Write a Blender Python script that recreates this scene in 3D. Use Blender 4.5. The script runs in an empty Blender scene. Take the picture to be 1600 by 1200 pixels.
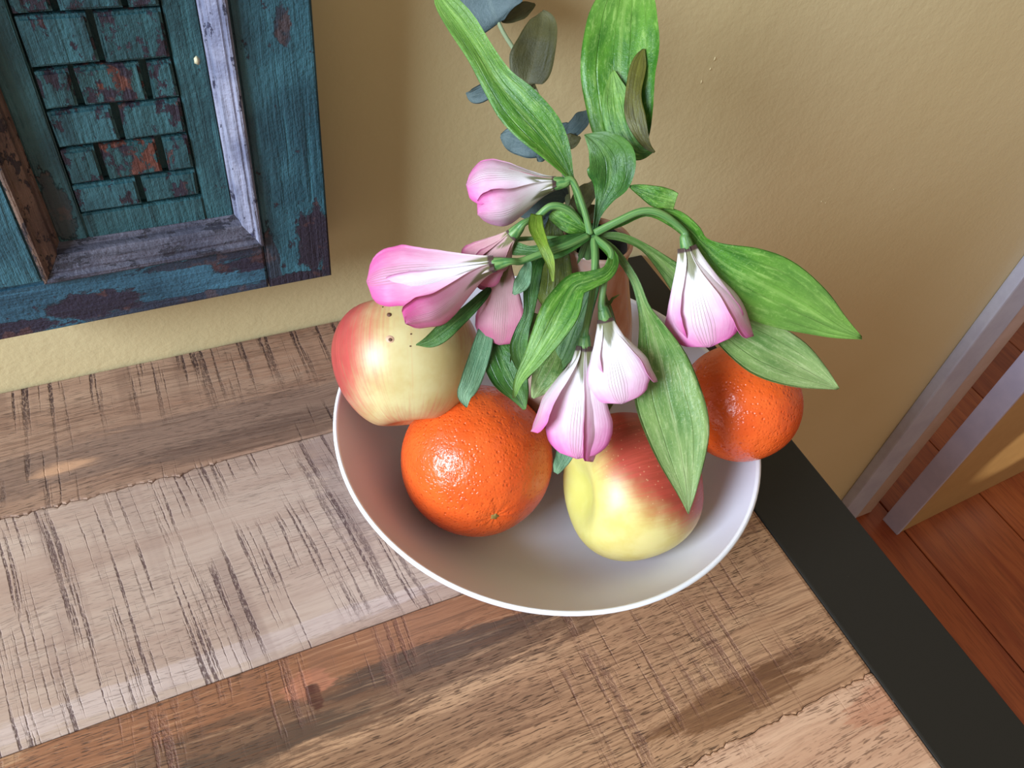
import bpy, bmesh, math, random
from math import sin, cos, pi, sqrt, radians, exp
from mathutils import Vector, Matrix, noise
random.seed(7)
D_ = bpy.data
COL = bpy.context.scene.collection
SC = bpy.context.scene

# ------------------------------------------------------------------ camera, world, lights, exposure
FPX = 1252.7
R3 = Matrix(((0.9064, -0.4077, 0.1105), (0.2374, 0.7081, 0.665), (-0.3494, -0.5766, 0.7386)))
CAM = Vector((0, 0, 0.4075))          # the eye: 0.41 m above the table top (z = 0)
cd = D_.cameras.new('camera')
cd.sensor_fit = 'HORIZONTAL'; cd.sensor_width = 36.0
cd.lens = 36.0 * FPX / 1600.0
cd.clip_start = 0.02; cd.clip_end = 50
cam = D_.objects.new('camera', cd); COL.objects.link(cam)
cam.matrix_world = Matrix.Translation(CAM) @ R3.transposed().to_4x4()
SC.camera = cam

w = D_.worlds.new('room_ambient'); SC.world = w; w.use_nodes = True
bg = w.node_tree.nodes['Background']
bg.inputs['Color'].default_value = (1.0, 0.88, 0.70, 1)
bg.inputs['Strength'].default_value = 0.38

def area(name, loc, target, sx, sy, power, color):
    l = D_.lights.new(name, 'AREA'); l.shape = 'RECTANGLE'; l.size = sx; l.size_y = sy
    l.energy = power; l.color = color
    o = D_.objects.new(name, l); COL.objects.link(o); o.location = loc
    d = Vector(target) - Vector(loc)
    o.rotation_euler = d.to_track_quat('-Z', 'Y').to_euler()
    return o
# daylight through the window to the left of the table
area('window_light', (-2.10, -0.42, 1.20), (0.12, 0.26, 0.08), 1.15, 1.20, 150, (0.72, 0.85, 1.0))
# a beam of sun falling low on the door from the next room's window
sp = D_.lights.new('sun_patch', 'SPOT'); sp.energy = 170; sp.color = (1.0, .9, .7); sp.spot_size = math.radians(7); sp.spot_blend = .05; sp.shadow_soft_size = .01
spo = D_.objects.new('sun_patch', sp); COL.objects.link(spo); spo.location = (2.9, -.35, .35)
spo.rotation_euler = (Vector((1.43, .38, -.50)) - Vector(spo.location)).to_track_quat('-Z', 'Y').to_euler()
SC.view_settings.view_transform = 'Standard'
SC.view_settings.look = 'None'
SC.view_settings.exposure = 0.0
SC.view_settings.gamma = 1.0
SC.view_settings.use_curve_mapping = False

# ------------------------------------------------------------------ helpers
def at(px, py, depth):
    """point seen at (px, py) of the 1600x1200 photograph, `depth` metres in front of the eye"""
    v = Vector(((px - 800) / FPX, (600 - py) / FPX, -1.0)) * depth
    return CAM + R3.transposed() @ v

def s2l(c):
    def f(x):
        x /= 255.0
        return x / 12.92 if x <= 0.04045 else ((x + 0.055) / 1.055) ** 2.4
    return (f(c[0]), f(c[1]), f(c[2]), 1.0)

def tag(o, label=None, cat=None, group=None, kind=None):
    if label: o['label'] = label
    if cat: o['category'] = cat
    if group: o['group'] = group
    if kind: o['kind'] = kind
    return o

def link(name, me, mat, parent=None, smooth=True):
    if mat is not None: me.materials.append(mat)
    if smooth: me.polygons.foreach_set('use_smooth', [True] * len(me.polygons))
    o = D_.objects.new(name, me); COL.objects.link(o)
    if parent is not None:
        o.parent = parent
        o.matrix_parent_inverse = Matrix.Translation(-parent.location)
    return o

def mesh(name, vs, fs, mat, parent=None, smooth=True, uvs=None, origin=None):
    me = D_.meshes.new(name)
    if origin is not None:
        vs = [Vector(v) - Vector(origin) for v in vs]
    me.from_pydata([tuple(v) for v in vs], [], fs)
    if uvs:
        l = me.uv_layers.new(name='UVMap')
        idx = [0] * len(me.loops); me.loops.foreach_get('vertex_index', idx)
        l.data.foreach_set('uv', [c for i in idx for c in uvs[i]])
    me.update()
    o = link(name, me, mat, parent, smooth)
    if origin is not None: 
        o.location = origin
    return o

def box(name, a, b, mat, parent=None, bevel=0.0015, seg=2):
    bm = bmesh.new(); bmesh.ops.create_cube(bm, size=1)
    for v in bm.verts:
        v.co = Vector([a[i] + (v.co[i] + .5) * (b[i] - a[i]) for i in range(3)])
    if bevel: bmesh.ops.bevel(bm, geom=bm.edges[:], offset=bevel, segments=seg, affect='EDGES', profile=.6)
    me = D_.meshes.new(name); bm.to_mesh(me); bm.free()
    return link(name, me, mat, parent, smooth=False)

def prism(name, poly, y0, y1, mat, parent=None, bevel=0.0, profile=None):
    """polygon in x,z extruded from y0 (back) to y1 (front)"""
    bm = bmesh.new()
    lo = [bm.verts.new((x, y0, z)) for x, z in poly]
    hi = [bm.verts.new((x, y1, z)) for x, z in poly]
    n = len(poly)
    bm.faces.new(lo); bm.faces.new(hi)
    for i in range(n): bm.faces.new((lo[i], lo[(i + 1) % n], hi[(i + 1) % n], hi[i]))
    bmesh.ops.recalc_face_normals(bm, faces=bm.faces[:])
    if bevel:
        es = [e for e in bm.edges if all(abs(v.co.y - y1) < 1e-6 for v in e.verts)]
        bmesh.ops.bevel(bm, geom=es, offset=bevel, segments=2, affect='EDGES')
    me = D_.meshes.new(name); bm.to_mesh(me); bm.free()
    return link(name, me, mat, parent, smooth=False)

def spline(pts, n):
    """Catmull-Rom through tuples of any length, n samples"""
    P = [pts[0]] + list(pts) + [pts[-1]]
    out = []; m = len(pts) - 1
    for k in range(n):
        t = k / (n - 1) * m; i = min(int(t), m - 1); u = t - i
        a, b, c, d = P[i], P[i + 1], P[i + 2], P[i + 3]
        out.append(tuple(0.5 * ((2 * b[j]) + (-a[j] + c[j]) * u + (2 * a[j] - 5 * b[j] + 4 * c[j] - d[j]) * u * u
                   + (-a[j] + 3 * b[j] - 3 * c[j] + d[j]) * u ** 3) for j in range(len(b))))
    return out

def tube_geo(pts, n=14, sides=9):
    """pts: list of (Vector, radius)"""
    sp = spline([(p.x, p.y, p.z, r) for p, r in pts], n)
    vs, fs, uv = [], [], []
    ref = Vector((0.3, 0.2, 1)).normalized(); prev = None
    for k, q in enumerate(sp):
        p = Vector(q[:3]); r = max(q[3], 0.0002)
        a = Vector(sp[max(k - 1, 0)][:3]); b = Vector(sp[min(k + 1, n - 1)][:3])
        t = (b - a).normalized()
        if prev is None:
            u = t.cross(ref).normalized()
        else:
            u = (prev - t * prev.dot(t)).normalized()
        prev = u; v = t.cross(u)
        for s in range(sides):
            an = 2 * pi * s / sides
            vs.append(p + (u * cos(an) + v * sin(an)) * r); uv.append((s / sides, k / (n - 1)))
    for k in range(n - 1):
        for s in range(sides):
            a = k * sides + s; b = k * sides + (s + 1) % sides
            fs.append((a, b, b + sides, a + sides))
    fs.append(tuple(range(sides - 1, -1, -1))); fs.append(tuple((n - 1) * sides + s for s in range(sides)))
    return vs, fs, uv

# ---- small node language
class Mt:
    def __init__(s, name):
        s.m = D_.materials.new(name); s.m.use_nodes = True
        s.t = s.m.node_tree; s.N = s.t.nodes; s.L = s.t.links
        s.b = s.N['Principled BSDF']; s.out = s.N['Material Output']
    def put(s, sock, v):
        if v is None: return
        if hasattr(v, 'is_output') or isinstance(v, bpy.types.NodeSocket): s.L.new(v, sock)
        else: sock.default_value = v
    def node(s, t, ins=None, **kw):
        n = s.N.new(t)
        for k, v in kw.items(): setattr(n, k, v)
        for k, v in (ins or {}).items(): s.put(n.inputs[k], v)
        return n
    def math(s, op, a, b=0.0, c=0.0, clamp=False):
        n = s.node('ShaderNodeMath', {0: a, 1: b, 2: c}, operation=op); n.use_clamp = clamp
        return n.outputs[0]
    def add(s, a, b): return s.math('ADD', a, b)
    def sub(s, a, b): return s.math('SUBTRACT', a, b)
    def mul(s, a, b): return s.math('MULTIPLY', a, b)
    def mx(s, a, b): return s.math('MAXIMUM', a, b)
    def mn(s, a, b): return s.math('MINIMUM', a, b)
    def ss(s, x, a, b, lo=0.0, hi=1.0):
        n = s.node('ShaderNodeMapRange', {0: x, 1: a, 2: b, 3: lo, 4: hi}, interpolation_type='SMOOTHSTEP')
        return n.outputs[0]
    def mix(s, f, a, b, mode='MIX'):
        n = s.node('ShaderNodeMix', data_type='RGBA', blend_type=mode)
        s.put(n.inputs[0], f); s.put(n.inputs[6], a); s.put(n.inputs[7], b)
        return n.outputs[2]
    def obj(s): return s.node('ShaderNodeTexCoord').outputs['Object']
    def uv(s): return s.node('ShaderNodeTexCoord').outputs['UV']
    def xyz(s, v):
        n = s.node('ShaderNodeSeparateXYZ', {0: v}); return n.outputs[0], n.outputs[1], n.outputs[2]
    def comb(s, x, y, z): return s.node('ShaderNodeCombineXYZ', {0: x, 1: y, 2: z}).outputs[0]
    def noise(s, v, scale, detail=3, rough=.55, dist=0.0):
        return s.node('ShaderNodeTexNoise', {'Vector': v, 'Scale': scale, 'Detail': detail, 'Roughness': rough, 'Distortion': dist}).outputs[0]
    def vmap(s, v, sc, loc=(0, 0, 0), rot=(0, 0, 0)):
        return s.node('ShaderNodeMapping', {'Vector': v, 'Location': loc, 'Rotation': rot, 'Scale': sc}).outputs[0]
    def ramp(s, f, stops, interp='LINEAR'):
        n = s.node('ShaderNodeValToRGB', {0: f}); r = n.color_ramp; r.interpolation = interp
        while len(r.elements) < len(stops): r.elements.new(.5)
        for e, (p, c) in zip(r.elements, stops): e.position = p; e.color = c
        return n.outputs[0]
    def blob(s, x, y, x0, y0, rx, ry, nz=None, soft=.5):
        """1 inside an ellipse, ragged by the noise nz"""
        dx = s.math('DIVIDE', s.sub(x, x0), rx); dy = s.math('DIVIDE', s.sub(y, y0), ry)
        d = s.math('SQRT', s.add(s.mul(dx, dx), s.mul(dy, dy)))
        if nz is not None: d = s.add(d, nz)
        return s.ss(d, 1.0 - soft / 2, 1.0 + soft / 2, 1.0, 0.0)
    def bump(s, h, strength, dist, normal=None):
        n = s.node('ShaderNodeBump', {'Height': h, 'Strength': strength, 'Distance': dist})
        if normal is not None: s.L.new(normal, n.inputs['Normal'])
        return n.outputs[0]
    def done(s, color, rough=.5, normal=None, spec=None, **kw):
        s.put(s.b.inputs['Base Color'], color); s.put(s.b.inputs['Roughness'], rough)
        if normal is not None: s.L.new(normal, s.b.inputs['Normal'])
        if spec is not None: s.put(s.b.inputs['Specular IOR Level'], spec)
        for k, v in kw.items(): s.put(s.b.inputs[k], v)
        return s.m
    def translucent(s, color, fac, normal=None):
        t = s.node('ShaderNodeBsdfTranslucent', {'Color': color})
        mx = s.node('ShaderNodeMixShader', {0: fac})
        s.L.new(s.b.outputs[0], mx.inputs[1]); s.L.new(t.outputs[0], mx.inputs[2])
        s.L.new(mx.outputs[0], s.out.inputs[0])

def plain(name, c, rough=.5, metal=0.0, spec=None):
    m = Mt(name); x = m.noise(m.obj(), 60, 3)
    col = m.mix(m.ss(x, .3, .7), s2l(c), s2l([v * .93 for v in c]))
    return m.done(col, rough, spec=spec, Metallic=metal)

# ------------------------------------------------------------------ materials
def mat_wall():
    m = Mt('buff_wall_paint'); o = m.obj()
    big = m.noise(o, 3.0, 2)
    col = m.mix(m.ss(big, .3, .7), s2l((216, 197, 151)), s2l((210, 190, 142)))
    n1 = m.noise(o, 260, 4, .6); n2 = m.noise(o, 55, 3, .5)
    nb = m.bump(m.add(n1, m.mul(n2, 1.5)), .35, .0008)
    return m.done(col, .48, nb, .45)
WALL = mat_wall()

def wood(name, base, light, dark, seed, scr=.5, scr_scale=330, skew=0.0, topedge=None, streaks=(), lights=(), pore=.5, scrcol=(74, 48, 44), rough=.42, scrmask=(.40, .62), grain=.45):
    m = Mt(name); o = m.obj(); x, y, z = m.xyz(o)
    wob = m.noise(m.vmap(o, (5, 9, 1), (seed, 0, 0)), 1, 3)
    ws = m.mul(m.sub(wob, .5), .02)
    yy = m.add(y, ws)
    # broad figure
    fig = m.noise(m.comb(m.mul(x, 5), m.mul(yy, 42), seed), 1, 4, .6, .6)
    fine = m.noise(m.comb(m.mul(x, 16), m.mul(yy, 620), seed + 3), 1, 5, .72)
    col = m.mix(m.ss(fig, .32, .68), s2l(base), s2l(light))
    col = m.mix(m.mul(m.ss(fig, .60, .80), .55), col, s2l(dark))
    ns = m.noise(m.comb(m.mul(x, 30), m.mul(yy, 190), seed + 9), 1, 5, .75)
    nz = m.mul(m.sub(ns, .5), 2.2)
    for (x0, y0, rx, ry, st, c) in streaks:
        col = m.mix(m.mul(m.blob(x, y, x0, y0, rx, ry, nz, .35), st), col, s2l(c))
    col = m.mix(m.mul(m.ss(fine, .46, .66), grain), col, s2l(dark))
    col = m.mix(m.mul(m.ss(fine, .48, .30), grain * .45), col, s2l([min(255, c * 1.12) for c in light]))
    # pores: short dark dashes along the grain
    po = m.noise(m.comb(m.mul(x, 130), m.mul(yy, 1500), seed + 5), 1, 2, .5)
    pomask = m.noise(m.vmap(o, (9, 20, 1), (seed, 3, 0)), 1, 2)
    pores = m.mul(m.ss(po, .56, .66), m.ss(pomask, .32, .55))
    col = m.mix(m.mul(pores, pore), col, s2l([c * .62 for c in dark]))
    # saw marks across the grain
    xs = m.add(x, m.mul(y, skew)); xs = m.add(xs, m.mul(m.sub(wob, .5), .006))
    jag = m.mul(m.sub(m.noise(m.vmap(o, (400, 300, 1)), 1, 2), .5), .0009)
    xs = m.add(xs, jag)
    s1 = m.noise(m.comb(m.mul(xs, scr_scale * 1.15), m.mul(y, 9), seed), 1, 2.0, .6)
    s2 = m.noise(m.comb(m.mul(xs, scr_scale * .42), m.mul(y, 6), seed + 20), 1, 3, .6)
    mk = m.noise(m.vmap(o, (17, 13, 1), (seed * 1.7, 5, 0)), 1, 2, .5)
    mask = m.ss(mk, scrmask[0], scrmask[1])
    if topedge: mask = m.mx(mask, m.ss(y, topedge[0], topedge[1]))
    lines = m.mx(m.ss(s1, .55, .64), m.mul(m.ss(s2, .59, .68), .7))
    brk = m.ss(m.noise(m.vmap(o, (700, 350, 1)), 1, 4, .65), .36, .56, .15, 1)
    sm = m.mul(m.mul(lines, mask), brk)
    tint = m.mul(m.mul(m.ss(m.noise(m.comb(m.mul(xs, 90), m.mul(y, 8), seed + 2), 1, 2), .5, .7), mask), .35)
    col = m.mix(tint, col, s2l([c * .5 + d * .5 for c, d in zip(base, scrcol)]))
    col = m.mix(m.mul(sm, scr), col, s2l(scrcol))
    for (x0, y0, rx, ry, st, c) in lights:
        col = m.mix(m.mul(m.blob(x, y, x0, y0, rx, ry, nz, .9), st), col, s2l(c))
    h = m.sub(m.mul(fine, .25), m.add(m.mul(sm, .9), m.mul(pores, .35)))
    nb = m.bump(h, .55, .0007)
    return m.done(col, m.add(rough, m.mul(sm, .3)), nb, .4)

WOOD = [
 wood('greyish_brown_plank', (144, 110, 90), (162, 130, 108), (88, 62, 50), 1.0, .95, 230, 0.02, (.345, .412),
      [(-.02, .345, .20, .016, .65, (120, 96, 84)), (.05, .33, .10, .010, .6, (96, 74, 64)), (.22, .39, .2, .03, .3, (140, 92, 66))],
      [(-.085, .343, .016, .004, .8, (196, 150, 116))], .6, (48, 26, 24), .5, (.50, .66), .6),
 wood('pale_pinkish_plank', (166, 138, 122), (184, 160, 144), (136, 106, 94), 4.3, .85, 310, .14, None,
      [(.07, .285, .022, .05, .25, (120, 104, 112)), (-.03, .195, .12, .006, .4, (200, 180, 176))], [], .35, (74, 48, 48), .42, (.34, .50), .22),
 wood('golden_brown_plank', (168, 126, 94), (182, 142, 108), (104, 70, 50), 8.1, .6, 210, .0, None,
      [(.02, .172, .17, .020, .9, (138, 88, 60)), (.0, .150, .19, .014, .85, (104, 76, 58)), (.085, .158, .07, .0065, .85, (78, 60, 50)), (-.02, .145, .06, .006, .8, (74, 58, 48)),
       (.0, .118, .14, .014, .55, (118, 84, 62)), (.03, .095, .10, .006, .4, (112, 78, 56)), (.215, .078, .052, .010, .85, (112, 74, 46)), (.26, .083, .03, .006, .7, (96, 62, 40)),
       (.012, .166, .012, .007, .9, (176, 112, 84)), (.0135, .159, .0035, .007, .95, (70, 34, 28))], [], .85, (100, 60, 50), .45, (.44, .62), .75),
 wood('pinkish_tan_plank', (196, 152, 122), (210, 170, 140), (146, 98, 72), 12.7, .5, 200, .03, None,
      [(.285, .045, .02, .01, .5, (176, 110, 80))], [], .7, (120, 74, 58), .45, (.48, .66), .35),
 wood('brown_front_plank', (160, 122, 94), (182, 144, 112), (112, 80, 60), 17.2, .6, 240, .0, None, [], [], .6, (96, 60, 50), .45),
]

def mat_black_metal():
    m = Mt('black_powder_coated_steel'); o = m.obj()
    n = m.noise(o, 900, 2)
    dust = m.ss(m.noise(o, 260, 1), .80, .83)
    col = m.mix(dust, s2l((30, 27, 22)), s2l((150, 140, 130)))
    return m.done(col, .5, m.bump(n, .15, .0003), .35)
BLACK = mat_black_metal()

def paint(name, axis, teal=(56, 100, 112), teal2=(38, 74, 86), chip=(46, 40, 52), rust=(96, 62, 54), amount=.60, rustamt=.5, blobs=(), seed=0.0):
    """old flaking teal paint; axis 2 = grain upright, 0 = grain level"""
    m = Mt(name); o = m.obj(); x, y, z = m.xyz(o)
    sc = (900, 900, 55) if axis == 2 else (55, 900, 900)
    g = m.noise(m.vmap(o, sc, (seed, 0, 0)), .35, 4, .6, .3)
    v = m.noise(m.vmap(o, (1, 1, 1), (seed, 2, 1)), 30, 3)
    col = m.mix(m.ss(v, .35, .65), s2l(teal), s2l(teal2))
    col = m.mix(m.mul(m.ss(g, .5, .72), .55), col, s2l([c * .55 for c in teal2]))
    col = m.mix(m.mul(m.ss(g, .44, .28), .35), col, s2l([min(255, c * 1.35) for c in teal]))
    sc2 = (150, 150, 80) if axis == 2 else (80, 150, 150)
    n1 = m.noise(m.vmap(o, sc2, (seed + 4, 0, 0)), 1, 9, .70)
    nz = m.mul(m.sub(n1, .5), 2.4)
    ch = m.ss(n1, amount, amount + .02)
    for (x0, z0, rx, rz, st) in blobs:
        ch = m.mx(ch, m.mul(m.blob(x, z, x0, z0, rx, rz, nz, .12), st))
    rs = m.ss(m.noise(m.vmap(o, (1, 1, 1), (seed, 7, 3)), 75, 3), .5 + (1 - rustamt) * .12, .56 + (1 - rustamt) * .12)
    under = m.mix(m.mul(rs, rustamt), s2l(chip), s2l(rust))
    under = m.mix(m.mul(m.ss(g, .45, .7), .6), under, s2l((34, 28, 36)))
    col = m.mix(ch, col, under)
    h = m.add(m.mul(g, .6), m.mul(m.sub(1.0, ch), .5))
    h = m.add(h, m.mul(m.noise(o, 420, 3), .35))
    return m.done(col, .5, m.bump(h, 1.0, .0020), .4)
TEAL_V = paint('flaking_teal_paint_upright', 2, blobs=[(.079, .105, .010, .024, 1), (.087, .09, .006, .03, 1), (.054, .088, .004, .03, .8), (.065, .079, .03, .005, 1), (.073, .232, .004, .01, .8)], seed=1.0, amount=.63)
TEAL_H = paint('flaking_teal_paint_level', 0, teal=(60, 102, 122), teal2=(42, 76, 94), blobs=[(-.045, .087, .022, .010, 1), (.045, .097, .022, .006, 1), (-.0, .078, .06, .004, .8), (.03, .104, .05, .003, .8), (-.09, .08, .03, .006, 1)], seed=3.0, amount=.62, chip=(46, 42, 58))
TEAL_F = paint('flaking_teal_paint_field', 2, teal=(52, 92, 98), teal2=(34, 68, 74), seed=6.0, amount=.66, blobs=[(-.045, .145, .006, .02, .7)], chip=(44, 40, 42))
TEAL_B = [paint('flaking_teal_paint_block_a', 2, teal=(50, 90, 96), teal2=(36, 70, 76), seed=9.0, amount=.545, rustamt=.6),
          paint('flaking_teal_paint_block_b', 2, teal=(54, 96, 104), teal2=(38, 74, 82), seed=13.0, amount=.57, rustamt=.4),
          paint('flaking_teal_paint_block_c', 2, teal=(54, 92, 96), teal2=(40, 76, 80), seed=17.0, amount=.49, rustamt=.8, rust=(108, 62, 48))]
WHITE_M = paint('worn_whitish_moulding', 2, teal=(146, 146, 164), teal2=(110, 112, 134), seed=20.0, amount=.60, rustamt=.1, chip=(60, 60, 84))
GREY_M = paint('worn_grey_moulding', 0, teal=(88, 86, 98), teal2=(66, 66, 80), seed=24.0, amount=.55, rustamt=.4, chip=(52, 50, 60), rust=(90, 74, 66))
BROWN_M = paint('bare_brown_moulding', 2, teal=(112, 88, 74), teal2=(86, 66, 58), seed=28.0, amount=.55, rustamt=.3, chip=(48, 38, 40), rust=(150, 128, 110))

def mat_floor(seed, c1, c2):
    m = Mt('reddish_floor_timber'); o = m.obj(); x, y, z = m.xyz(o)
    g = m.noise(m.comb(m.mul(x, 40), m.mul(y, 4), seed), 1, 4, .6, .8)
    f = m.noise(m.comb(m.mul(x, 300), m.mul(y, 20), seed), 1, 3)
    col = m.mix(m.ss(g, .35, .7), s2l(c1), s2l(c2))
    col = m.mix(m.mul(m.ss(f, .45, .7), .3), col, s2l((82, 34, 18)))
    return m.done(col, .38, m.bump(f, .2, .0008), .4)
FLOORM = [mat_floor(1.3, (182, 98, 56), (156, 74, 42)), mat_floor(5.1, (196, 110, 62), (166, 82, 46)), mat_floor(9.6, (174, 90, 50), (148, 68, 38))]

def mat_trim(name, a, b, chips=True):
    m = Mt(name); o = m.obj()
    n = m.noise(o, 22, 5, .65); s_ = m.noise(m.vmap(o, (60, 60, 14)), 1, 5, .6)
    col = m.mix(m.ss(n, .3, .7), s2l(a), s2l(b))
    if chips: col = m.mix(m.ss(s_, .70, .73), col, s2l((96, 82, 84)))
    return m.done(col, .45, m.bump(n, .2, .002))
TRIM = mat_trim('worn_white_trim_paint', (186, 186, 198), (172, 170, 186))
TRIM2 = mat_trim('beige_trim_paint', (206, 176, 158), (196, 164, 142))
DOORP = mat_trim('ochre_door_paint', (196, 158, 104), (188, 150, 98), False)
DOORE = mat_trim('lavender_white_door_edge', (196, 188, 208), (184, 178, 200))

def mat_bowl():
    m = Mt('white_glazed_porcelain'); o = m.obj()
    n = m.noise(o, 30, 2)
    col = m.mix(n, s2l((226, 224, 234)), s2l((220, 219, 230)))
    return m.done(col, .30, m.bump(n, .05, .001), .5, **{'Coat Weight': .15, 'Coat Roughness': .15})
BOWL = mat_bowl()
def mat_bowl_rim():
    m = Mt('glossy_white_rim_glaze')
    return m.done(m.mix(m.noise(m.obj(), 20), s2l((240, 241, 246)), s2l((236, 238, 243))), .2, None, .6)
RIM = mat_bowl_rim()

def mat_vase():
    m = Mt('marbled_terracotta_and_cream_glaze'); o = m.obj(); x, y, z = m.xyz(o)
    n = m.noise(m.vmap(o, (26, 26, 14)), 1, 4, .6, 1.2)
    right = m.ss(m.add(x, m.mul(m.sub(n, .5), .035)), -.012, .006)
    col = m.mix(m.ss(n, .35, .62), s2l((214, 178, 152)), s2l((184, 122, 88)))
    col = m.mix(m.sub(1.0, right), col, s2l((178, 152, 138)))  # left side's cream greyed, the leaves' shadow put into the colour
    rim = m.ss(z, .157, .163)
    col = m.mix(m.mul(rim, .6), col, s2l((176, 136, 118)))
    sp = m.ss(m.noise(o, 400, 2), .66, .72)
    col = m.mix(m.mul(sp, .5), col, s2l((150, 146, 152)))
    return m.done(col, .22, m.bump(m.noise(o, 40, 2), .15, .003), .55)
VASE = mat_vase()

def mat_orange(seed):
    m = Mt('pitted_orange_peel'); o = m.obj()
    v = m.node('ShaderNodeTexVoronoi', {'Vector': o, 'Scale': 520.0, 'Randomness': 1.0})
    d = v.outputs['Distance']
    pit = m.ss(d, .12, .42, 1.0, 0.0)
    v2 = m.node('ShaderNodeTexVoronoi', {'Vector': m.vmap(o, (1, 1, 1), (seed, 0, 0)), 'Scale': 260.0}).outputs['Distance']
    pit2 = m.ss(v2, .08, .26, 1.0, 0.0)
    n = m.noise(o, 40, 3)
    col = m.mix(m.ss(n, .3, .7), s2l((232, 98, 38)), s2l((222, 84, 30)))
    col = m.mix(m.mul(m.mx(m.mul(pit, .3), pit2), .4), col, s2l((206, 64, 18)))
    fl = m.noise(m.vmap(o, (1, 1, 1), (3, seed, 0)), 180, 4, .6)
    h = m.add(m.mul(pit, -.22), m.mul(pit2, -.38)); h = m.add(h, m.mul(fl, 1.1)); h = m.add(h, m.mul(n, 1.4))
    m.b.inputs['Subsurface Radius'].default_value = (.004, .0015, .0005)
    return m.done(col, .22, m.bump(h, .70, .0011), .5, **{'Subsurface Weight': .12, 'Subsurface Scale': .5})

def mat_apple(name, blush_dirs, streak, R, seed, yellow=(226, 206, 128), yellow2=(214, 190, 104), red=(186, 60, 52), dots=True, axis=(0, 0, 1), green=None):
    m = Mt(name); o = m.obj()
    vn = m.node('ShaderNodeVectorMath', {0: o}, operation='NORMALIZE').outputs[0]
    n = m.noise(o, 45, 4, .6)
    # streaks follow the meridians
    av = Vector(axis).normalized()
    dt = m.node('ShaderNodeVectorMath', {0: vn, 1: tuple(av)}, operation='DOT_PRODUCT').outputs['Value']
    pr = m.node('ShaderNodeVectorMath', {0: tuple(av * 1)}, operation='SCALE'); m.L.new(dt, pr.inputs['Scale'])
    flat = m.node('ShaderNodeVectorMath', {0: vn, 1: pr.outputs[0]}, operation='SUBTRACT').outputs[0]
    fl = m.node('ShaderNodeVectorMath', {0: flat}, operation='NORMALIZE').outputs[0]
    sv = m.node('ShaderNodeVectorMath', {0: fl}, operation='SCALE'); sv.inputs['Scale'].default_value = 15.0
    sv2 = m.node('ShaderNodeVectorMath', {0: sv.outputs[0], 1: m.mul(dt, 1.0)}, operation='ADD').outputs[0]
    st = m.noise(m.node('ShaderNodeVectorMath', {0: sv2, 1: m.node('ShaderNodeVectorMath', {0: vn, 1: (1.5, 1.5, 1.5)}, operation='MULTIPLY').outputs[0]}, operation='ADD').outputs[0], 1.4, 5, .7)
    col = m.mix(m.ss(n, .35, .65), s2l(yellow), s2l(yellow2))
    if green: 
        g = m.node('ShaderNodeVectorMath', {0: vn, 1: green}, operation='DOT_PRODUCT').outputs['Value']
        col = m.mix(m.mul(m.ss(g, .55, 1.0), .5), col, s2l((178, 190, 92)))
    tot = None
    for (d, a, b, amt) in blush_dirs:
        q = m.node('ShaderNodeVectorMath', {0: vn, 1: tuple(Vector(d).normalized())}, operation='DOT_PRODUCT').outputs['Value']
        q = m.add(q, m.mul(m.sub(st, .5), streak)); q = m.add(q, m.mul(m.sub(n, .5), .35))
        q = m.mul(m.ss(q, a, b), amt)
        tot = q if tot is None else m.mx(tot, q)
    deep = m.mix(m.ss(st, .35, .7), s2l(red), s2l([min(255, c * 1.12 + 8) for c in red]))
    col = m.mix(tot, col, deep)
    if streak > .5: col = m.mix(m.mul(m.ss(st, .52, .68), .14), col, s2l((206, 120, 84)))
    if dots:
        v = m.node('ShaderNodeTexVoronoi', {'Vector': o, 'Scale': 330.0, 'Randomness': 1.0}).outputs['Distance']
        col = m.mix(m.mul(m.ss(v, .08, .16, 1, 0), .32), col, s2l((232, 190, 140)))
    m.b.inputs['Subsurface Radius'].default_value = (.003, .002, .001)
    return m.done(col, .40, m.bump(n, .08, .002), .5, **{'Subsurface Weight': .1, 'Subsurface Scale': .4})

def mat_leaf(name, c1, c2, c3, rough=.31, veins=15.0, seed=0.0, mott=.75, trans=.18):
    m = Mt(name); u = m.uv(); x, y, z = m.xyz(u); o = m.obj()
    xs = m.sub(x, .5)
    vein = m.math('ABSOLUTE', m.math('SINE', m.mul(x, veins)))
    vl = m.mul(m.ss(vein, .0, .22, 1.0, 0.0), m.ss(m.noise(m.comb(m.mul(x, 4), m.mul(y, 5), seed + 8), 1, 2), .35, .6, .2, 1))
    mid = m.ss(m.math('ABSOLUTE', xs), .01, .045, 1.0, 0.0)
    n = m.noise(m.comb(m.mul(x, 3), m.mul(y, 5), seed), 1, 4, .6)
    n2 = m.noise(o, 700, 4, .65); n3 = m.noise(m.comb(m.mul(x, 13), m.mul(y, 10), seed + 4), 1, 5, .7)
    col = m.mix(m.ss(n, .32, .68), s2l(c1), s2l(c2))
    col = m.mix(m.mul(m.mul(m.ss(n3, .48, .72), m.ss(n, .30, .62, .35, 1)), mott), col, s2l(c3))
    col = m.mix(m.mul(m.ss(n2, .55, .75), mott * .6), col, s2l(c3))
    col = m.mix(m.mul(vl, .14), col, s2l([c * .62 for c in c1]))
    col = m.mix(m.mul(mid, .3), col, s2l(c3))
    col = m.mix(m.mul(m.ss(m.add(y, m.mul(n, .3)), .62, 1.15), .35), col, s2l(c3))
    col = m.mix(m.ss(m.add(y, m.mul(n, .3)), .52, .15, 0, .55), col, s2l([c * .78 for c in c1]))
    h = m.add(m.mul(vl, -.45), m.mul(n3, .8)); h = m.add(h, m.mul(n2, .35))
    nb = m.bump(h, .7, .0008)
    mm = m.done(col, rough, nb, .5)
    m.translucent(col, trans)
    return mm
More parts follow.
